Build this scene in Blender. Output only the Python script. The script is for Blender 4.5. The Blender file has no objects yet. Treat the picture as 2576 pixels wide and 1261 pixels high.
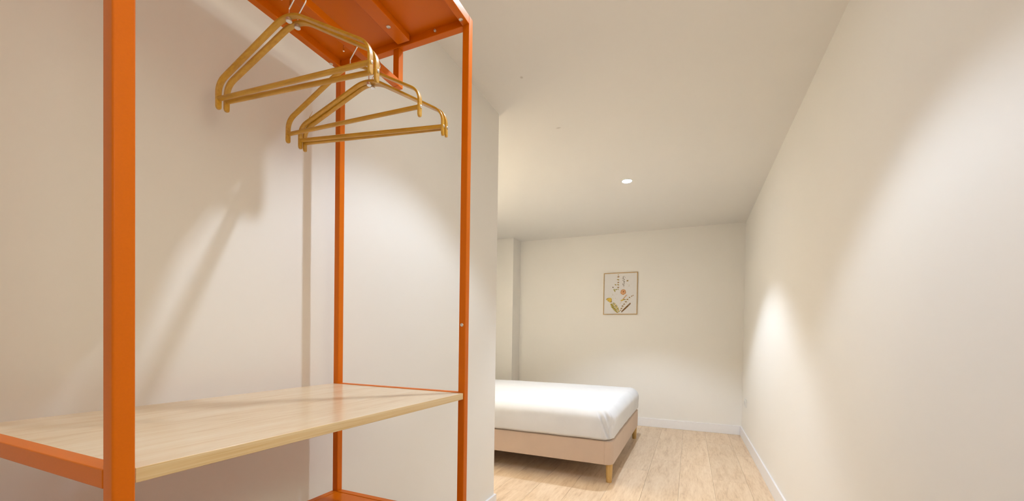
import bpy, bmesh, math, random
from mathutils import Vector, Matrix, noise
random.seed(7)
scene = bpy.context.scene
COL = scene.collection

# ------------------------------------------------------------------ camera, world, lamps, exposure
CAM_Z = 1.1
FPX, CYPX, YAW, PITCH, ROLL = 1031.41, 867.91, 0.4099, -0.0147, -0.0146
fw = Vector((-math.sin(YAW)*math.cos(PITCH), math.cos(YAW)*math.cos(PITCH), math.sin(PITCH)))
r0 = Vector((math.cos(YAW), math.sin(YAW), 0)); u0 = r0.cross(fw)
rt = math.cos(ROLL)*r0 - math.sin(ROLL)*u0
up = math.sin(ROLL)*r0 + math.cos(ROLL)*u0
cd = bpy.data.cameras.new('camera'); cam = bpy.data.objects.new('camera', cd); COL.objects.link(cam)
m = Matrix((rt, up, -fw)).transposed().to_4x4(); m.translation = (0, 0, CAM_Z); cam.matrix_world = m
cd.sensor_fit = 'HORIZONTAL'; cd.sensor_width = 36; cd.lens = 36*FPX/2576
cd.shift_y = (CYPX-630.5)/2576; cd.clip_start = .02
scene.camera = cam

w = bpy.data.worlds.new('world'); scene.world = w; w.use_nodes = True
w.node_tree.nodes['Background'].inputs[0].default_value = (1, .95, .9, 1)
w.node_tree.nodes['Background'].inputs[1].default_value = 0.0        # closed room: lit by its downlights and the added fill lamps

vs = scene.view_settings
vs.view_transform = 'Standard'; vs.look = 'None'; vs.gamma = 1; vs.use_curve_mapping = False
vs.exposure = 0.06

CEIL = 2.511
LAMP_COL = (.80, .94, 1.14)
SPOT_W = 48.0; SPOT_DEG = 104; SPOT_BLEND = .36
DISC_E = 110.0
LAMPS = [((-.54, 3.74), 'round recessed downlight in the ceiling above the foot of the bed', 1.95, 1.0),
         ((-.29, 1.33), 'round recessed downlight in the corridor ceiling beside the orange rack', .82, 1.0),
         ((-.30, -1.30), 'added unseen downlight in the corridor ceiling near the entrance wall', .5, 1.0)]  # unseen third downlight, added as extra light behind the camera

FILL_COL = (1.0, .93, .79)  # warm tint of the unseen uplighters added for ambient fill
FILL_UPL = [((-2.62, 3.05, 1.72), (1, 0, 0), 'added white bowl fill uplighter on the bed head wall', 380.0, 94),
       ((.5737, .12, 1.30), (-1, 0, 0), 'added white bowl fill uplighter on the long corridor wall opposite the rack', 72.0, 125)]

# ------------------------------------------------------------------ material helpers
def new_mat(name):
    mt = bpy.data.materials.new(name); mt.use_nodes = True
    nt = mt.node_tree; b = nt.nodes['Principled BSDF']
    return mt, nt, b
def N(nt, kind, **kw):
    n = nt.nodes.new(kind)
    for k, v in kw.items(): setattr(n, k, v)
    return n
def ramp(nt, fac, stops):
    r = N(nt, 'ShaderNodeValToRGB'); e = r.color_ramp.elements
    while len(e) < len(stops): e.new(.5)
    for i, (p, c) in enumerate(stops): e[i].position = p; e[i].color = (*c, 1)
    nt.links.new(fac, r.inputs[0]); return r.outputs[0]
def coords(nt, scale=(1, 1, 1), kind='Object', rand=False):
    tc = N(nt, 'ShaderNodeTexCoord'); mp = N(nt, 'ShaderNodeMapping'); mp.inputs['Scale'].default_value = scale
    nt.links.new(tc.outputs[kind], mp.inputs[0])
    if rand:
        oi = N(nt, 'ShaderNodeObjectInfo'); mu = N(nt, 'ShaderNodeMath', operation='MULTIPLY'); mu.inputs[1].default_value = 37.0
        nt.links.new(oi.outputs['Random'], mu.inputs[0])
        cb = N(nt, 'ShaderNodeCombineXYZ')
        for i in range(3): nt.links.new(mu.outputs[0], cb.inputs[i])
        nt.links.new(cb.outputs[0], mp.inputs['Location'])
    return mp.outputs[0]
def noise_tex(nt, vec, scale, detail=4, rough=.55, dist=0):
    n = N(nt, 'ShaderNodeTexNoise'); n.inputs['Scale'].default_value = scale; n.inputs['Detail'].default_value = detail
    n.inputs['Roughness'].default_value = rough; n.inputs['Distortion'].default_value = dist
    nt.links.new(vec, n.inputs['Vector']); return n.outputs['Fac']
def bump(nt, b, h, strength, dist=.001):
    bp = N(nt, 'ShaderNodeBump'); bp.inputs['Strength'].default_value = strength; bp.inputs['Distance'].default_value = dist
    nt.links.new(h, bp.inputs['Height']); nt.links.new(bp.outputs[0], b.inputs['Normal'])
def plain(name, col, rough=.5, metal=0, spec=.5, coat=0, var=.04, nscale=30, bstr=0):
    mt, nt, b = new_mat(name)
    v = coords(nt); f = noise_tex(nt, v, nscale)
    c0 = tuple(max(0, c*(1-var)) for c in col); c1 = tuple(min(1, c*(1+var)) for c in col)
    nt.links.new(ramp(nt, f, [(.3, c0), (.7, c1)]), b.inputs['Base Color'])
    b.inputs['Roughness'].default_value = rough; b.inputs['Metallic'].default_value = metal
    b.inputs['Specular IOR Level'].default_value = spec; b.inputs['Coat Weight'].default_value = coat
    if bstr: bump(nt, b, f, bstr)
    return mt
def mix(nt, fac, a, b_):
    mx = N(nt, 'ShaderNodeMix', data_type='RGBA')
    if isinstance(fac, float): mx.inputs[0].default_value = fac
    else: nt.links.new(fac, mx.inputs[0])
    for i, c in ((6, a), (7, b_)):
        if isinstance(c, tuple): mx.inputs[i].default_value = (*c, 1)
        else: nt.links.new(c, mx.inputs[i])
    return mx.outputs[2]

M = {}
def paint(name, col):
    mt, nt, b = new_mat(name)
    v = coords(nt); f = noise_tex(nt, v, 1.3, 2)
    c0 = tuple(c*.985 for c in col)
    nt.links.new(ramp(nt, f, [(.3, c0), (.7, col)]), b.inputs['Base Color'])
    b.inputs['Roughness'].default_value = .62; b.inputs['Specular IOR Level'].default_value = .3
    bump(nt, b, noise_tex(nt, v, 260, 3), .08, .0006)
    return mt, nt, b
WALL_C = (.94, .897, .826)
M['wall'] = paint('wall_paint', WALL_C)[0]
mt, nt, b = paint('ceiling_paint', (.94, .897, .826)); M['ceiling'] = mt
# two small dark scuffs on the ceiling paint
tc = N(nt, 'ShaderNodeTexCoord'); cur = b.inputs['Base Color'].links[0].from_socket
for (px, py, rx, ry) in ((-.862, 2.06, .012, .014), (-.833, 2.642, .024, .012)):
    mp = N(nt, 'ShaderNodeMapping', vector_type='TEXTURE'); mp.inputs['Location'].default_value = (px, py, CEIL); mp.inputs['Scale'].default_value = (rx, ry, 1)
    nt.links.new(tc.outputs['Object'], mp.inputs[0])
    ln = N(nt, 'ShaderNodeVectorMath', operation='LENGTH'); nt.links.new(mp.outputs[0], ln.inputs[0])
    mr = N(nt, 'ShaderNodeMapRange'); mr.interpolation_type = 'SMOOTHSTEP'
    mr.inputs['From Min'].default_value = .2; mr.inputs['From Max'].default_value = 1.0; mr.inputs['To Min'].default_value = .35; mr.inputs['To Max'].default_value = 0
    nt.links.new(ln.outputs['Value'], mr.inputs['Value'])
    cur = mix(nt, mr.outputs[0], cur, (.33, .25, .15))
nt.links.new(cur, b.inputs['Base Color'])
M['trim'] = plain('white_skirting_paint', (.93, .905, .895), .4, var=.01)
M['orange'] = plain('orange_powder_coat', (.74, .165, .001), .36, spec=.2, var=.02, nscale=400, bstr=.05)
M['screw'] = plain('zinc_screw', (.78, .76, .73), .3, metal=.85, var=.03)
M['screw_slot'] = plain('screw_recess', (.12, .11, .1), .6, var=.05)
M['chrome'] = plain('chrome_wire', (.86, .84, .82), .18, metal=1, var=.02)
M['plastic'] = plain('white_plastic', (.85, .82, .75), .35, var=.01)
M['plastic_in'] = plain('socket_recess_plastic', (.80, .77, .71), .4, var=.02)
M['subfloor'] = plain('subfloor', (.36, .25, .16), .9)
M['dark'] = plain('rubber_black', (.03, .03, .03), .7)

def wood(name, stops, scale, rough, axis_scale, streak=.5, rand=False, bstr=.1, coat=0):
    mt, nt, b = new_mat(name)
    v = coords(nt, axis_scale, rand=rand)
    f1 = noise_tex(nt, v, scale, 6, .6, .6); f2 = noise_tex(nt, v, scale*5, 3, .6)
    ad = N(nt, 'ShaderNodeMath', operation='MULTIPLY_ADD'); nt.links.new(f2, ad.inputs[0]); ad.inputs[1].default_value = streak
    sb = N(nt, 'ShaderNodeMath', operation='MULTIPLY'); nt.links.new(f1, sb.inputs[0]); sb.inputs[1].default_value = 1-streak
    nt.links.new(sb.outputs[0], ad.inputs[2])
    nt.links.new(ramp(nt, ad.outputs[0], stops), b.inputs['Base Color'])
    b.inputs['Roughness'].default_value = rough; b.inputs['Coat Weight'].default_value = coat; b.inputs['Coat Roughness'].default_value = .12
    bump(nt, b, f2, bstr, .0005)
    return mt, nt, b
M['pine'] = wood('pale_pine', [(.34, (.72, .50, .27)), (.46, (.84, .65, .42)), (.62, (.90, .75, .54))], 5, .28, (7, .55, 7), .4, coat=.2)[0]
M['pine_edge'] = wood('pine_edge_grain', [(.34, (.68, .43, .16)), (.46, (.80, .57, .28)), (.62, (.89, .70, .42))], 5, .4, (3, .4, 26), .25)[0]
M['hanger'] = wood('honey_bentwood', [(.3, (.50, .235, .012)), (.5, (.66, .345, .028)), (.7, (.74, .43, .055))], 4, .38, (1.2, 9, 9), .5, rand=True, coat=.35)[0]
M['leg_wood'] = wood('beech_leg', [(.3, (.60, .35, .10)), (.7, (.76, .50, .19))], 10, .4, (8, 8, 1.2), .4)[0]
mt, nt, b = wood('oak_vinyl_plank', [(.30, (.58, .39, .23)), (.45, (.75, .555, .365)), (.58, (.83, .64, .445)), (.75, (.88, .71, .53))], 2.2, .42, (9, 1.1, 9), .4, rand=True, bstr=.12)
oi = N(nt, 'ShaderNodeObjectInfo'); hs = N(nt, 'ShaderNodeHueSaturation')
mr = N(nt, 'ShaderNodeMapRange'); mr.inputs['To Min'].default_value = .95; mr.inputs['To Max'].default_value = 1.05
nt.links.new(oi.outputs['Random'], mr.inputs['Value']); nt.links.new(mr.outputs[0], hs.inputs['Value'])
nt.links.new(b.inputs['Base Color'].links[0].from_socket, hs.inputs['Color']); nt.links.new(hs.outputs[0], b.inputs['Base Color'])
M['plank'] = mt
def fabric(name, col, weave, rough=.9, sheen=.2, bs=.15):
    mt, nt, b = new_mat(name)
    v = coords(nt); f = noise_tex(nt, v, weave, 3, .7); g = noise_tex(nt, v, 6, 3)
    c0 = tuple(c*.95 for c in col)
    nt.links.new(ramp(nt, g, [(.3, c0), (.7, col)]), b.inputs['Base Color'])
    b.inputs['Roughness'].default_value = rough; b.inputs['Sheen Weight'].default_value = sheen
    bump(nt, b, f, bs, .0012); return mt
M['upholstery'] = fabric('beige_upholstery', (.70, .53, .40), 500)
M['sheet'] = fabric('white_cotton_sheet', (.86, .85, .845), 700, .85, .1, .08)
M['frame'] = plain('gilt_wood_frame', (.55, .34, .12), .35, var=.1)
M['paper'] = plain('print_paper', (.82, .79, .76), .6, var=.01)
def emis(name, col, e):
    mt, nt, b = new_mat(name); b.inputs['Emission Color'].default_value = (*col, 1); b.inputs['Emission Strength'].default_value = e
    b.inputs['Base Color'].default_value = (.9, .9, .9, 1)
    return mt
M['lamp'] = emis('downlight_diffuser', LAMP_COL, DISC_E)

# ------------------------------------------------------------------ mesh helpers
def mesh_obj(name, bm, mat, parent=None, smooth=False, bevel=0, seg=2):
    bmesh.ops.recalc_face_normals(bm, faces=bm.faces)
    me = bpy.data.meshes.new(name); bm.to_mesh(me); bm.free()
    for mm in (mat if isinstance(mat, (list, tuple)) else [mat]): me.materials.append(M[mm] if isinstance(mm, str) else mm)
    o = bpy.data.objects.new(name, me); COL.objects.link(o)
    if parent: o.parent = parent
    if smooth:
        for p in me.polygons: p.use_smooth = True
        try: me.set_sharp_from_angle(angle=math.radians(40))
        except Exception: pass
    if bevel:
        bv = o.modifiers.new('bevel', 'BEVEL'); bv.width = bevel; bv.segments = seg; bv.limit_method = 'ANGLE'
        for p in me.polygons: p.use_smooth = True
        wn = o.modifiers.new('wn', 'WEIGHTED_NORMAL'); wn.keep_sharp = True
    return o
def add_box(bm, x0, x1, y0, y1, z0, z1, mi=0):
    v = [bm.verts.new((x, y, z)) for x in (x0, x1) for y in (y0, y1) for z in (z0, z1)]
    for q in ((0, 1, 3, 2), (4, 6, 7, 5), (0, 4, 5, 1), (2, 3, 7, 6), (0, 2, 6, 4), (1, 5, 7, 3)):
        bm.faces.new([v[i] for i in q]).material_index = mi
def box(name, x0, x1, y0, y1, z0, z1, mat, parent=None, bevel=0, seg=2):
    bm = bmesh.new(); add_box(bm, x0, x1, y0, y1, z0, z1); return mesh_obj(name, bm, mat, parent, bevel=bevel, seg=seg)
def lathe(bm, prof, n=24, mat4=None, mi=0):
    rings = []
    for r, z in prof:
        if r < 1e-6: rings.append([bm.verts.new((0, 0, z))])
        else: rings.append([bm.verts.new((r*math.cos(2*math.pi*i/n), r*math.sin(2*math.pi*i/n), z)) for i in range(n)])
    vs_ = [v for r in rings for v in r]
    for a, c in zip(rings, rings[1:]):
        for i in range(n):
            j = (i+1) % n
            if len(a) == 1: f = [a[0], c[i], c[j]]
            elif len(c) == 1: f = [a[i], a[j], c[0]]
            else: f = [a[i], a[j], c[j], c[i]]
            bm.faces.new(f).material_index = mi
    if mat4 is not None: bmesh.ops.transform(bm, matrix=mat4, verts=vs_)
def tube(bm, pts, r, n=10, closed_ends=True):
    pts = [Vector(p) for p in pts]; rings = []
    t0 = (pts[1]-pts[0]).normalized(); ref = Vector((0, 1, 0)) if abs(t0.y) < .9 else Vector((1, 0, 0))
    a = t0.cross(ref).normalized()
    for i, p in enumerate(pts):
        t = ((pts[min(i+1, len(pts)-1)]-p).normalized()+(p-pts[max(i-1, 0)]).normalized()).normalized()
        a = (a-t*a.dot(t)).normalized(); c = t.cross(a)
        rr = r[i] if isinstance(r, (list, tuple)) else r
        rings.append([bm.verts.new(p+(a*math.cos(2*math.pi*k/n)+c*math.sin(2*math.pi*k/n))*rr) for k in range(n)])
    for A, B in zip(rings, rings[1:]):
        for k in range(n): bm.faces.new((A[k], A[(k+1) % n], B[(k+1) % n], B[k]))
    if closed_ends: bm.faces.new(rings[0][::-1]); bm.faces.new(rings[-1])
def tag(o, label=None, cat=None, group=None, kind=None):
    for k, v in (('label', label), ('category', cat), ('group', group), ('kind', kind)):
        if v: o[k] = v
    return o
def empty(name, loc, label, cat, group=None):
    o = bpy.data.objects.new(name, None); COL.objects.link(o); o.location = loc; o.empty_display_size = .1
    return tag(o, label, cat, group)
def part(o, e):            # geometry made in world coordinates becomes a child of an Empty standing at e.location
    o.parent = e; o.matrix_parent_inverse = Matrix.Translation(-Vector(e.location)); return o
def fillet(pts, rad, n=8):
    out = [Vector(pts[0])]
    for i in range(1, len(pts)-1):
        p, a, c = Vector(pts[i]), Vector(pts[i-1]), Vector(pts[i+1]); r = rad[i]
        da, dc = (a-p).normalized(), (c-p).normalized()
        ang = da.angle(dc); d = min(r/math.tan(ang/2), (a-p).length*.95, (c-p).length*.95)
        A, C = p+da*d, p+dc*d
        for k in range(n+1):
            t = k/n; out.append(A*(1-t)**2+p*2*t*(1-t)+C*t*t)
    out.append(Vector(pts[-1])); return out

# ------------------------------------------------------------------ the room
XR, XL, YB, YF, YC, XBL = .5737, -1.131, 5.525, -2.3, 2.344, -2.62
T_ = .12
tag(box('wall_right', XR, XR+T_, YF-T_, YB+T_, -.05, CEIL+.06, 'wall'), 'long white plastered corridor wall washed by downlights', kind='structure')
tag(box('wall_back', XBL-T_, XR, YB, YB+T_, -.05, CEIL+.06, 'wall'), 'cream painted bedroom wall with the framed print', kind='structure')
tag(box('wall_left', XL-.1, XL, YF, YC, -.05, CEIL, 'wall'), 'white plastered corridor wall behind the orange rack', kind='structure')
tag(box('wall_inner', XBL, XL-.1, YC-.1, YC, -.05, CEIL, 'wall'), 'plastered wall between the corridor wall and the bed head', kind='structure')
tag(box('wall_bedhead', XBL-T_, XBL, YC-.1, YB, -.05, CEIL+.06, 'wall'), 'plastered wall at the head of the bed', kind='structure')
tag(box('wall_front', XL-.1, XR, YF-T_, YF, -.05, CEIL+.06, 'wall'), 'plastered wall at the entrance end of the corridor', kind='structure')
tag(box('wall_pillar', XBL, -2.285, 5.26, YB, -.006, CEIL, 'wall'), 'square plastered pillar in the corner of the bedroom', kind='structure')
ce = box('ceiling', XBL, XR, YF, YB, CEIL, CEIL+.06, 'ceiling'); tag(ce, 'flat cream painted ceiling with downlights', kind='structure')
fl = box('floor', XBL, XR, YF, YB, -.05, -.006, 'subfloor'); tag(fl, 'light oak plank floor', kind='structure')
# planks
PW = .2437; xs = [-.302+PW*k for k in range(-11, 6)]
def plank(x0, x1, y0, y1):
    g = .0005
    if x1-x0 < .01 or y1-y0 < .03: return
    bm = bmesh.new(); cx, cy = (x0+x1)/2, (y0+y1)/2; a, c, e = (x1-x0)/2-g, (y1-y0)/2-g, .0009
    lo = [bm.verts.new((sx*a, sy*c, -.0058)) for sx, sy in ((-1, -1), (1, -1), (1, 1), (-1, 1))]
    mi = [bm.verts.new((sx*a, sy*c, -.0008)) for sx, sy in ((-1, -1), (1, -1), (1, 1), (-1, 1))]
    hi = [bm.verts.new((sx*(a-e), sy*(c-e), 0)) for sx, sy in ((-1, -1), (1, -1), (1, 1), (-1, 1))]
    bm.faces.new(hi)
    for A, B in ((lo, mi), (mi, hi)):
        for i in range(4): bm.faces.new((A[i], A[(i+1) % 4], B[(i+1) % 4], B[i]))
    o = mesh_obj('plank', bm, 'plank', fl); o.location = (cx, cy, 0)
for k in range(len(xs)-1):
    x0, x1 = max(xs[k], XBL), min(xs[k+1], XR)
    if x1 <= x0: continue
    cuts = [YF]; y = YF - random.uniform(.1, 1.2) + 1.3
    while y < YB: cuts.append(y); y += 1.3
    cuts.append(YB)
    for ya, yb in zip(cuts, cuts[1:]):
        if x0 >= XL: plank(x0, x1, ya, yb)
        else:
            if ya < YC: plank(max(x0, XL), x1, ya, min(yb, YC))
            if yb > YC: plank(x0, x1, max(ya, YC), yb)
# skirting boards
BH, BT = .108, .014
def skirting(name, x0, x1, y0, y1, lab): tag(box(name, x0, x1, y0, y1, 0, BH, 'trim', bevel=.003), lab, kind='structure')
skirting('baseboard_right', XR-BT, XR, YF, YB, 'white skirting board along the corridor wall')
skirting('baseboard_back', -2.285, XR-BT, YB-BT, YB, 'white skirting board below the framed print')
skirting('baseboard_left', XL, XL+BT, YF, YC+BT, 'white skirting board along the wall behind the rack')
skirting('baseboard_inner', XBL, XL, YC, YC+BT, 'white skirting board along the short bedroom wall')
skirting('baseboard_bedhead', XBL, XBL+BT, YC+BT, 5.26, 'white skirting board behind the bed head')
skirting('baseboard_front', XL+BT, XR-BT, YF, YF+BT, 'white skirting board at the entrance end')

# ------------------------------------------------------------------ downlights
for (lx, ly), lab, ks, kd in LAMPS:
    e = empty('recessed_downlight', (lx, ly, CEIL), lab, 'downlight', 'recessed ceiling downlights')
    bm = bmesh.new(); lathe(bm, [(.040, -.001), (.041, -.004), (.046, -.0055), (.052, -.003), (.053, 0), (.040, 0), (.040, -.001)], 40)
    mesh_obj('trim_ring', bm, 'plastic', e, smooth=True)
    bm = bmesh.new(); lathe(bm, [(.040, 0), (.040, -.002), (.03, -.003), (0, -.0034)], 40)
    mesh_obj('diffuser', bm, 'lamp', e, smooth=True)
    ld = bpy.data.lights.new('downlight_beam', 'SPOT'); ld.energy = SPOT_W*ks; ld.color = LAMP_COL; ld.spot_size = math.radians(SPOT_DEG)
    ld.spot_blend = SPOT_BLEND; ld.shadow_soft_size = .028
    lo = bpy.data.objects.new('downlight_beam', ld); COL.objects.link(lo); lo.parent = e; lo.location = (0, 0, -.034)

# added fill uplighters, out of view, that brighten the ceiling and back wall
for loc, nrm, lab, wt, cone in FILL_UPL:
    e = empty('fill_uplighter', loc, lab, 'wall lamp', 'added fill uplighters on the walls')
    nx_ = nrm[0]
    bm = bmesh.new(); q = Vector(nrm).to_track_quat('Z', 'Y').to_matrix().to_4x4()
    lathe(bm, [(0, 0), (.05, 0), (.05, .012), (.04, .016), (0, .016)], 32, q); mesh_obj('fill_plate', bm, 'plastic', e, smooth=True)
    bm = bmesh.new(); lathe(bm, [(0, -.055), (.05, -.05), (.085, -.02), (.1, .03), (.097, .03), (.082, -.016), (.05, -.044), (0, -.049)], 40, Matrix.Translation((nx_*.117, 0, 0)))
    mesh_obj('fill_bowl', bm, 'plastic', e, smooth=True)
    ld = bpy.data.lights.new('fill_beam', 'SPOT'); ld.energy = wt; ld.color = FILL_COL; ld.spot_size = math.radians(cone); ld.spot_blend = 1; ld.shadow_soft_size = .03
    lo = bpy.data.objects.new('fill_beam', ld); COL.objects.link(lo); lo.parent = e; lo.location = (nx_*.117, 0, .03); lo.rotation_euler = (math.pi, 0, 0)

# ------------------------------------------------------------------ orange rack
S = .9765
Xf, Xb, Yn, Yf, t = -.5778*S, -1.0518*S, .2362*S, S, .0205
xb0 = Xb-t                        # outer back face
yf1 = Yf+t                        # outer far face
zs, zsb = CAM_Z-.1546*S, CAM_Z-.1724*S     # wooden shelf
zr = CAM_Z-.1528*S
zT, zTT = CAM_Z+.8696*S, CAM_Z+.8937*S     # top frame
zt = .604
rack = empty('clothes_rack', ((Xf+xb0)/2, (Yn+yf1)/2, 0), 'open orange steel clothes rack with a pale pine shelf and hanging bar', 'clothes rack')
def rbox(name, *a, mat='orange', bevel=.0016, parent=None):
    o = box(name, *a, mat, None, bevel=bevel)
    if parent: o.parent = parent; o.matrix_parent_inverse = Matrix.Translation(-Vector(rack.location))
    else: part(o, rack)
    return o
for (px, py) in ((Xf-t, Yn), (xb0, Yn), (Xf-t, Yf), (xb0, Yf)):
    p = rbox('post', px, px+t, py, py+t, .006, zTT, bevel=.0022)
    c = box('foot_cap', px-.001, px+t+.001, py-.001, py+t+.001, 0, .008, 'dark', None, bevel=.001); part(c, rack)
def frame(z0, z1, nm):
    rbox(nm, Xf-t, Xf, Yn+t, Yf, z0, z1); rbox(nm, xb0, Xb, Yn+t, Yf, z0, z1)
    rbox(nm, Xb, Xf-t, Yn, Yn+t, z0, z1); rbox(nm, Xb, Xf-t, Yf, yf1, z0, z1)
frame(zT, zTT, 'top_rail')
tp = rbox('top_panel', Xb, Xf-t, Yn+t, Yf, zTT-.003, zTT-.0008, bevel=0)
frame(zt-t, zt, 'bottom_rail')
rbox('bottom_panel', Xb+.0012, Xf-t-.0012, Yn+t+.0012, Yf-.0012, zt-.006, zt-.0012, bevel=.0005)
# shelf end rails and wooden shelf
for y0 in (Yn, Yf): rbox('shelf_rail', Xb, Xf-t, y0, y0+t, zr-.0218, zr)
sh = rbox('shelf', xb0, Xf-.0034, Yn+t+.0008, Yf-.0006, zsb, zs, mat='pine', bevel=.0012)
sh.data.materials.append(M['pine_edge'])
for p in sh.data.polygons:
    if abs(p.normal.x) > .9: p.material_index = 1; sh['label'] = 'pale pine board shelf'
# stiffener under the top panel, hanging bar
rbox('stiffener', -.797, -.7545, Yn+t+.008, .9685, zT+.0015, zTT-.003, bevel=.002)
bx0, bx1, bz0 = -.8203, -.8203+t, 1.8387
for y0 in (Yn, Yf): rbox('bar_hanger', bx0, bx1, y0, y0+t, bz0, zT)
rbox('hanging_bar', bx0, bx1, Yn+t, Yf, bz0, bz0+t)
# screws
def screw(loc, normal, r=.0048, h=.0022, nm='screw'):
    bm = bmesh.new(); q = Vector(normal).to_track_quat('Z', 'Y').to_matrix().to_4x4(); mt4 = Matrix.Translation(loc) @ q
    lathe(bm, [(0, 0), (r, 0), (r, h*.4), (r*.82, h*.85), (r*.5, h), (r*.46, h*.45), (0, h*.4)], 20, mt4)
    o = mesh_obj(nm, bm, 'screw', None, smooth=True); part(o, rack)
    bm = bmesh.new(); lathe(bm, [(0, h*.42), (r*.42, h*.42), (r*.42, h*.5), (0, h*.52)], 6, mt4)
    s = mesh_obj('hex_recess', bm, 'screw_slot', None); s.parent = o; s.matrix_parent_inverse = Matrix.Translation(-Vector(rack.location))
screw((-.575, Yf, 1.136), (0, -1, 0))
screw((-.577, .954, zT), (0, 0, -1), .0056)
screw((-1.043, .954, zT), (0, 0, -1), .0056)
screw((-.577, Yn+t+.03, zT), (0, 0, -1), .0056)
screw((-1.043, Yn+t+.03, zT), (0, 0, -1), .0056)
screw((-.775, .902, zT+.0015), (0, 0, -1), .0058)
screw((-.775, .32, zT+.0015), (0, 0, -1), .0058)
for sx in (-.673, -.947): screw((sx, Yf, zT+.012), (0, -1, 0), .004, .005)
for sx in (-.673, -.947): screw((sx, Yn+t, zT+.012), (0, 1, 0), .004, .005)

# ------------------------------------------------------------------ hangers
HW, HD = .2115, .1366
def make_hanger():
    root = bpy.data.objects.new('clothes_hanger', None); COL.objects.link(root); root.empty_display_size = .05
    k = .73
    ctl = [(HW, 0, -HD-.0175), (HW, 0, -HD*k), (0, 0, .014), (-HW, 0, -HD*k), (-HW, 0, -HD-.0175)]
    path = fillet(ctl, [0, .042, .085, .042, 0], 12)
    th, wd = .0058, .0129
    bm = bmesh.new(); rings = []
    n = len(path)
    L = 0
    for i, p in enumerate(path):
        tg = ((path[min(i+1, n-1)]-p).normalized()+(p-path[max(i-1, 0)]).normalized()).normalized()
        nn = Vector((-tg.z, 0, tg.x)); hw_ = wd/2
        prof = []
        for a in range(16):      # softly rounded lath section
            an = 2*math.pi*a/16; cx, sx = math.cos(an), math.sin(an)
            ex = .34
            prof.append((math.copysign(abs(cx)**ex, cx)*th/2, math.copysign(abs(sx)**ex, sx)*hw_))
        rings.append((p, nn, prof))
    # rounded tips: extra shrinking rings
    def ring(p, nn, prof, s=1): return [bm.verts.new(p+nn*a+Vector((0, b_*s, 0))) for a, b_ in prof]
    R_ = []
    p0, n0, pr0 = rings[0]; pe, ne, pre = rings[-1]
    for d, s in ((.0062, .35), (.0052, .62), (.003, .88)): R_.append(ring(p0+Vector((0, 0, -d)), n0, pr0, s))
    for r in rings: R_.append(ring(*r))
    for d, s in ((.003, .88), (.0052, .62), (.0062, .35)): R_.append(ring(pe+Vector((0, 0, -d)), ne, pre, s))
    for A, B in zip(R_, R_[1:]):
        for q in range(16): bm.faces.new((A[q], A[(q+1) % 16], B[(q+1) % 16], B[q]))
    bm.faces.new(R_[0]); bm.faces.new(R_[-1])
    mesh_obj('body', bm, 'hanger', root, smooth=True)
    bm = bmesh.new(); tube(bm, [(-HW+.002, 0, -HD), (0, 0, -HD), (HW-.002, 0, -HD)], .0053, 16)
    mesh_obj('trouser_bar', bm, 'hanger', root, smooth=True)
    ztop = max(p.z for p in path)
    bm = bmesh.new(); zz = ztop-th/2-.0002
    lathe(bm, [(0, zz), (.0052, zz), (.0052, zz-.003), (.0062, zz-.0035), (.0064, zz-.0065), (.0056, zz-.0074), (0, zz-.0076)], 24)
    o = mesh_obj('nut', bm, 'screw', root, smooth=True); o['label'] = 'round metal nut below the hook'
    for s in (1, -1):
        bm = bmesh.new(); q = Vector((s, 0, 0)).to_track_quat('Z', 'Y').to_matrix().to_4x4()
        lathe(bm, [(0, 0), (.0036, 0), (.0036, .0014), (.0024, .0024), (0, .0026)], 16, Matrix.Translation((s*(HW+th/2-.0003), 0, -HD)) @ q)
        mesh_obj('screw', bm, 'screw', root, smooth=True)
    cz, r = .0534, .0225
    pts = [(0, 0, ztop+.001), (0, 0, .020), (.0205, 0, .045)]
    pts = fillet(pts, [0, .006, 0], 5)
    for a in range(-14, 196, 7): pts.append(Vector((r*math.cos(math.radians(a)), 0, cz+r*math.sin(math.radians(a)))))
    pts.append(pts[-1]+Vector((.001, 0, -.004)))
    bm = bmesh.new(); tube(bm, pts, [.0017]*(len(pts)-2)+[.0024, .0022], 10)
    o = mesh_obj('hook', bm, 'chrome', root, smooth=True); o['label'] = 'bright wire hook'
    return root
def copy_tree(o):
    c = o.copy(); COL.objects.link(c)
    for ch in list(o.children):
        d = ch.copy(); COL.objects.link(d); d.parent = c
    return c
h0 = make_hanger()
HANG = [(.6266, .0857, .0022, 'honey wooden clothes hanger, fifth from the bar upright at the bedroom end'),
        (.6476, .0885, -.0176, 'honey wooden clothes hanger, fourth from the bar upright at the bedroom end'),
        (.8002, .0444, -.0091, 'honey wooden clothes hanger hanging singly between the two close pairs'),
        (.8679, .2096, .0050, 'honey wooden clothes hanger with a loose splinter, second from the bar upright'),
        (.8816, .2107, .0150, 'honey wooden clothes hanger, first beside the bar upright at the bedroom end')]
hs_ = [h0]+[copy_tree(h0) for _ in range(4)]
for o, (y, th, rl, lab) in zip(hs_, HANG):
    o.location = (-.8097, y, 1.7865); o.rotation_euler = (0, -rl, th)
    tag(o, lab, 'clothes hanger', 'wooden hangers on the orange bar')
bm = bmesh.new(); tube(bm, [(-HW+.022, .003, -HD*.73+.010), (-HW+.026, .003, -HD*.73+.026), (-HW+.036, .004, -HD*.73+.043)], [.0009, .0007, .0003], 6)
mesh_obj('splinter', bm, 'hanger', hs_[3], smooth=True)

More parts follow.
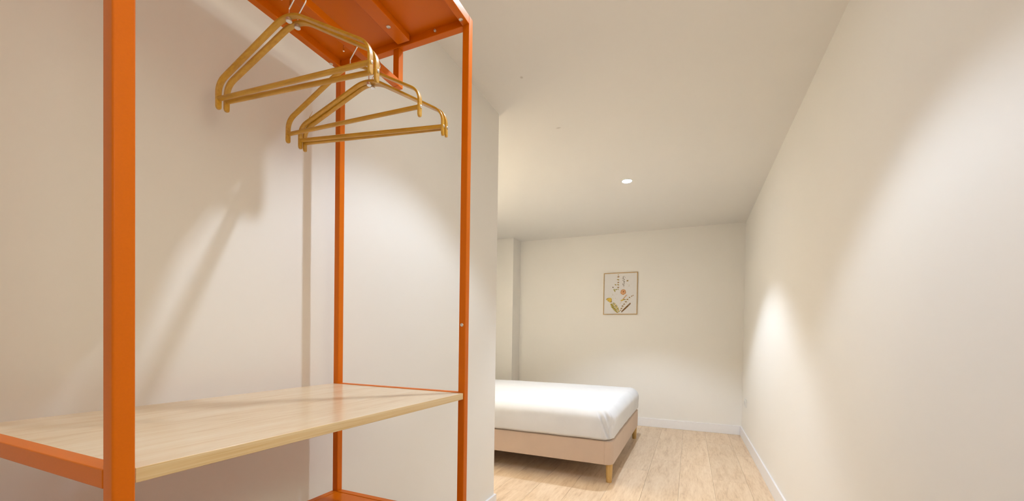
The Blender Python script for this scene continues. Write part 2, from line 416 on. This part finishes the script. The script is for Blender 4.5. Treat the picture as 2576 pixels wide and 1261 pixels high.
# ------------------------------------------------------------------ bed
bX0, bX1, bY0, bY1, bz_0, bz_1 = -2.56, -.523, 3.150, 4.815, .144, .330
bed = empty('bed_base', ((bX0+bX1)/2, (bY0+bY1)/2, 0), 'upholstered beige bed base on tapered beech legs', 'bed base')
def rounded_plan(x0, x1, y0, y1, rad, n=8):
    """outline, counter clockwise; rad = radius for corners (x1y0, x1y1, x0y1, x0y0)"""
    out = []
    for (cx, cy, a0, r) in ((x1, y0, -90, rad[0]), (x1, y1, 0, rad[1]), (x0, y1, 90, rad[2]), (x0, y0, 180, rad[3])):
        sx = -1 if cx == x1 else 1; sy = 1 if cy == y0 else -1
        for k in range(n+1):
            a = math.radians(a0+90*k/n); out.append((cx+sx*r+r*math.cos(a), cy+sy*r+r*math.sin(a)))
    return out
pl = rounded_plan(bX0, bX1, bY0, bY1, (.055, .055, .02, .02))
bm = bmesh.new()
lv = [(-.006, bz_0), (0, bz_0+.004), (.001, (bz_0+bz_1)/2), (0, bz_1-.006), (-.007, bz_1)]
cxm, cym = (bX0+bX1)/2, (bY0+bY1)/2
rings = []
for off, z in lv:
    rings.append([bm.verts.new((x+(off if x > cxm else -off), y+(off if y > cym else -off), z)) for x, y in pl])
n = len(pl)
for A, B in zip(rings, rings[1:]):
    for i in range(n): bm.faces.new((A[i], A[(i+1) % n], B[(i+1) % n], B[i]))
bm.faces.new(rings[0][::-1]); bm.faces.new(rings[-1])
part(mesh_obj('upholstered_frame', bm, 'upholstery', None, smooth=True), bed)
# piped seams where the end panel wraps round the corners
for (sx, sy) in ((bX1-.062, bY0-.0008), (bX1-.062, bY1+.0008)):
    bm = bmesh.new(); tube(bm, [(sx, sy, bz_0+.003), (sx, sy, .24), (sx, sy, bz_1-.006)], .0022, 8)
    part(mesh_obj('seam', bm, 'upholstery', None, smooth=True), bed)
for lx, ly in ((-.557, 3.205), (-.557, 4.765), (-2.5, 3.205), (-2.5, 4.765)):
    bm = bmesh.new(); lathe(bm, [(0, 0), (.020, 0), (.0218, .004), (.027, .140), (.027, .1445), (0, .1445)], 28, Matrix.Translation((lx, ly, 0)))
    part(mesh_obj('leg', bm, 'leg_wood', None, smooth=True), bed)

# mattress in its white fitted sheet
mX0, mX1, mY0, mY1, mz0, mz1 = -2.575, -.527, 3.128, 4.825, .331, .572
def mattress_mesh():
    bm = bmesh.new()
    nx, ny, nz = 150, 130, 30
    cx, cy, cz = (mX0+mX1)/2, (mY0+mY1)/2, (mz0+mz1)/2
    hx, hy, hz = (mX1-mX0)/2, (mY1-mY0)/2, (mz1-mz0)/2
    vd = {}
    def shape(ix, iy, iz):
        def s(i, nn): q = 2*i/nn-1; return math.sin(q*math.pi/2)*.7+q*.3
        x, y, z = s(ix, nx)*hx, s(iy, ny)*hy, s(iz, nz)*hz
        r, rz_ = .085, (.082 if z > 0 else .02)
        ax, ay = max(-hx+r, min(hx-r, x)), max(-hy+r, min(hy-r, y)); az = max(-hz+rz_, min(hz-rz_, z))
        d = Vector(((x-ax)/r, (y-ay)/r, (z-az)/rz_))
        if d.length > 1e-6: d.normalize()
        px, py, zc = ax+d.x*r, ay+d.y*r, az+d.z*rz_
        X, Y, Z = cx+px, cy+py, cz+zc
        u, v = px/hx, py/hy
        top = max(0, min(1, (zc+hz*.2)/(hz*1.2)))
        Z += .014*(1-u**4)*(1-v**4)*top                       # gentle crown
        sx_ = max(0, d.x*d.x) if abs(x-ax) > 0 else 0; sy_ = d.y*d.y if abs(y-ay) > 0 else 0
        f = max(0, 1-(zc/hz)**2)
        X += math.copysign(.008*f*sx_, px); Y += math.copysign(.008*f*sy_, py)
        cd_ = math.hypot(hx-abs(px), hy-abs(py))               # folds gathered at the corners of the fitted sheet
        k = math.exp(-(cd_/.17)**2)*(sx_+sy_)*(1-.6*top)
        an = math.atan2(abs(py)-hy+.3, abs(px)-hx+.3)
        wob = math.sin(an*26+zc*14+1.1*math.sin(zc*25))*.008+math.sin(an*57-zc*22)*.0035
        X += math.copysign(wob*k*.7, px); Y += math.copysign(wob*k*.7, py)
        q_ = math.exp(-(cd_/.13)**2)*(1-abs(zc/hz)**4)
        cr = q_*(math.exp(-((an-.88-.10*zc/hz)/.030)**2)*1.3-math.exp(-((an-.79-.08*zc/hz)/.04)**2)*.8)
        X -= math.copysign(.016*cr, px); Y -= math.copysign(.016*cr, py)
        w_ = noise.noise(Vector((X*4, Y*4, Z*3)))*.006*f
        X += math.copysign(w_*sx_, px); Y += math.copysign(w_*sy_, py)
        Z += (.0035*noise.noise(Vector((X*3, Y*3, 1)))+.0012*noise.noise(Vector((X*11, Y*4, 5))))*top
        if zc < -hz*.6:                                          # wavy lower edge
            q = (-zc/hz-.6)/.4*(sx_+sy_ if sx_+sy_ < 1 else 1)
            Z += q*(.005+.005*noise.noise(Vector((X*3.1, Y*3.1, 0)))+.002*math.sin(X*19+Y*23))*(1-.8*math.exp(-(cd_/.2)**2))
        return (X, Y, Z)
    def V(ix, iy, iz):
        k = (ix, iy, iz)
        if k not in vd: vd[k] = bm.verts.new(shape(*k))
        return vd[k]
    for a, b_, mk in ((nx, ny, lambda i, j, s: (i, j, nz*s)), (nx, nz, lambda i, j, s: (i, ny*s, j)), (ny, nz, lambda i, j, s: (nx*s, i, j))):
        for i in range(a):
            for j in range(b_):
                for s in (0, 1):
                    try: bm.faces.new((V(*mk(i, j, s)), V(*mk(i+1, j, s)), V(*mk(i+1, j+1, s)), V(*mk(i, j+1, s))))
                    except ValueError: pass
    hem = [vd[(i, 0, 0)].co.copy() for i in range(nx+1)]+[vd[(nx, j, 0)].co.copy() for j in range(1, ny+1)]+[vd[(i, ny, 0)].co.copy() for i in range(nx-1, -1, -1)]+[vd[(0, j, 0)].co.copy() for j in range(ny-1, 0, -1)]
    return bm, hem
bm, hem = mattress_mesh()
mt_o = mesh_obj('mattress', bm, 'sheet', None)
for p in mt_o.data.polygons: p.use_smooth = True
tag(mt_o, 'thick mattress in a smooth white fitted sheet lying on the beige base', 'mattress')
bm = bmesh.new(); tube(bm, hem+[hem[0]], .0032, 6, False)
o = mesh_obj('sheet_hem', bm, 'sheet', mt_o, smooth=True)

# ------------------------------------------------------------------ framed botanical print
FX0, FX1, FZ0, FZ1 = -1.074, -.637, 1.440, 1.990
pic = empty('framed_print', ((FX0+FX1)/2, YB, FZ0), 'botanical flower print in a thin golden frame hung on the cream wall', 'picture')
fy = YB-.016
def frame_bar(*a): part(box('frame_bar', *a, 'frame', None, bevel=.001), pic)
fwid = .0085
frame_bar(FX0, FX1, fy, YB-.001, FZ0, FZ0+fwid); frame_bar(FX0, FX1, fy, YB-.001, FZ1-fwid, FZ1)
frame_bar(FX0, FX0+fwid, fy, YB-.001, FZ0+fwid, FZ1-fwid); frame_bar(FX1-fwid, FX1, fy, YB-.001, FZ0+fwid, FZ1-fwid)
part(box('paper', FX0+fwid, FX1-fwid, YB-.008, YB-.002, FZ0+fwid, FZ1-fwid, 'paper'), pic)
pc = {'olive': (.42, .30, .05), 'green': (.32, .30, .03), 'dark': (.10, .055, .012), 'brown': (.30, .14, .03), 'peach': (.78, .42, .22), 'rust': (.45, .17, .05), 'yellow': (.76, .52, .09), 'tan': (.55, .36, .16), 'pale': (.60, .50, .36)}
pk = list(pc); 
for k in pk: M['ink_'+k] = plain('ink_'+k, pc[k], .7, var=.12, nscale=60)
bm = bmesh.new(); PY = [YB-.0083]
def PP(px, py):     # position on the sheet measured across the sheet (0..1 from its left, 0..1 from its top)
    return (FX0+(FX1-FX0)*px, PY[0], FZ1-(FZ1-FZ0)*py)
def poly(pts, ink):
    PY[0] -= .000006
    vs_ = [bm.verts.new(PP(*p)) for p in pts]; f = bm.faces.new(vs_); f.material_index = pk.index(ink)
def leaf(x, y, ang, l, wd, ink):
    ca, sa = math.cos(ang), math.sin(ang); P_ = []
    for s, q in ((-.5, 0), (-.25, .42), (.05, .5), (.3, .3), (.5, 0), (.3, -.3), (.05, -.5), (-.25, -.42)):
        a, b_ = s*l, q*wd; P_.append((x+(a*ca-b_*sa)*1.26, y+(a*sa+b_*ca)))
    poly(P_, ink)
def disc(x, y, rx, ry, ink, n=18, wob=0): poly([(x+rx*(1+wob*math.sin(5*a))*math.cos(a), y+ry*(1+wob*math.sin(5*a))*math.sin(a)) for a in [2*math.pi*i/n for i in range(n)]], ink)
def stem(a, c, wd, ink):
    dx, dy = c[0]-a[0], c[1]-a[1]; L = math.hypot(dx, dy); nx_, ny_ = -dy/L*wd, dx/L*wd
    poly([(a[0]+nx_, a[1]+ny_), (c[0]+nx_*.5, c[1]+ny_*.5), (c[0]-nx_*.5, c[1]-ny_*.5), (a[0]-nx_, a[1]-ny_)], ink)
# tall sprig of paired leaves
stem((.44, .41), (.42, .05), .0022, 'pale')
for i, (y, l) in enumerate(((.05, .02), (.095, .062), (.165, .068), (.23, .05), (.285, .06), (.35, .055), (.395, .025))):
    leaf(.43+.004*(i % 2), y, .25*(-1)**i, l, .022, 'brown' if i % 2 else 'olive'); leaf(.445, y+.012, -.3, l*.5, .012, 'tan')
for (x, y, a, l, k) in ((.355, .285, .4, .05, 'olive'), (.28, .345, 1.0, .035, 'dark'), (.32, .41, 1.2, .075, 'green'), (.375, .40, -.3, .06, 'green'), (.34, .44, 1.5, .04, 'olive')): leaf(x, y, a, l, .024, k)
# dotted dark spike
rs = random.Random(3)
for y in [.09+.0145*i for i in range(17)]:
    for _ in range(2): leaf(.59+rs.uniform(-.035, .03)*(1.2 if y < .25 else .7)+(.02 if y < .12 else 0), y+rs.uniform(-.006, .006), rs.uniform(0, 3), .018, .011, 'dark')
stem((.6, .37), (.6, .34), .003, 'tan')
leaf(.705, .20, .5, .05, .026, 'olive'); leaf(.69, .205, -.7, .03, .016, 'brown'); leaf(.72, .19, -1.1, .03, .016, 'tan')
for _ in range(13): leaf(.74+rs.uniform(-.06, .08), .31+rs.uniform(-.06, .07), rs.uniform(.9, 1.6), .018, .005, 'pale')
for _ in range(16): leaf(.33+rs.uniform(-.1, .1), .55+rs.uniform(-.06, .08), rs.uniform(.4, 1.6), .02, .005, 'pale')
# round peach bloom
disc(.585, .465, .083, .067, 'peach', 24, .05); 
for i in range(12): leaf(.585+.062*math.cos(i*math.pi/6), .465+.05*math.sin(i*math.pi/6), i*math.pi/6+1.2, .035, .015, 'rust' if i % 2 else 'tan')
disc(.585, .465, .05, .04, 'peach', 20, .04); disc(.59, .458, .022, .018, 'rust'); disc(.595, .455, .009, .008, 'dark')
# pale wheat plume
stem((.50, .74), (.66, .55), .003, 'tan')
for i in range(9): leaf(.57+.014*i, .645-.013*i, -.9+.5*(-1)**i, .05, .018, 'tan' if i % 2 else 'peach')
leaf(.57, .655, -.35, .12, .034, 'yellow'); leaf(.63, .645, .1, .08, .022, 'olive')
# curved sprig on the right
for (x, y, l) in ((.87, .555, .02), (.83, .57, .025), (.77, .60, .04), (.71, .645, .055), (.665, .70, .06), (.615, .755, .045), (.57, .80, .055), (.54, .855, .05), (.515, .90, .03)):
    leaf(x, y, .15, l, .021, 'brown'); leaf(x+.012, y-.012, -.5, l*.7, .014, 'olive')
stem((.50, .91), (.88, .55), .0022, 'tan')
# long dark feathered frond
stem((.54, .945), (.81, .73), .006, 'dark')
for i in range(14):
    q = i/13; x, y = .55+.24*q, .93-.19*q
    g_ = .03+.04*math.sin(math.pi*q)
    leaf(x+.008, y+.008, -.42, g_, .014, 'brown' if i % 3 else 'dark'); leaf(x-.004, y-.008, -.95, g_, .013, 'dark' if i % 2 else 'brown')
    if i % 4 == 1: leaf(x+.006, y-.004, -.6, .03, .010, 'tan')
# yellow bud and its green leaves
disc(.19, .645, .062, .052, 'yellow', 20, .10)
for k in range(5): leaf(.225-.022*k, .665-.012*k, -1.25+.22*k, .11, .04, 'yellow' if k % 2 else 'olive')
for k in range(4): leaf(.215-.02*k, .655-.012*k, -1.15+.2*k, .10, .034, 'yellow')
leaf(.245, .69, .9, .03, .02, 'brown'); stem((.25, .71), (.46, .97), .003, 'olive')
for i in range(10):
    q = i/9; x, y = .28+.17*q, .745+.20*q
    g_ = .035+.075*math.sin(math.pi*min(1, .15+q*.75))
    leaf(x+.012+.2*g_, y-.012-.1*g_, -1.0+.2*math.sin(i*2.3), g_*.8, .020, ('green', 'olive', 'yellow')[i % 3]); leaf(x-.012-.32*g_, y+.004, .12+.15*math.sin(i*1.7), g_, .022, ('olive', 'green', 'olive')[i % 3])
me = bpy.data.meshes.new('printed_flowers'); bm.to_mesh(me); bm.free()
for k in pk: me.materials.append(M['ink_'+k])
o = bpy.data.objects.new('printed_flowers', me); COL.objects.link(o); part(o, pic)

# ------------------------------------------------------------------ wall socket
so = empty('wall_socket', (XR, 5.16, .43), 'white double wall socket low on the corridor wall near the bedroom corner', 'socket')
part(box('socket_plate', XR-.009, XR, 5.085, 5.235, .388, .472, 'plastic', None, bevel=.003), so)
for yc in (5.122, 5.198):
    bm = bmesh.new(); q = Vector((-1, 0, 0)).to_track_quat('Z', 'Y').to_matrix().to_4x4()
    lathe(bm, [(0, .0), (.026, .0), (.026, .0025), (.022, .003), (.02, .0006), (0, .0006)], 24, Matrix.Translation((XR-.009, yc, .43)) @ q)
    part(mesh_obj('socket_insert', bm, 'plastic_in', None, smooth=True), so)
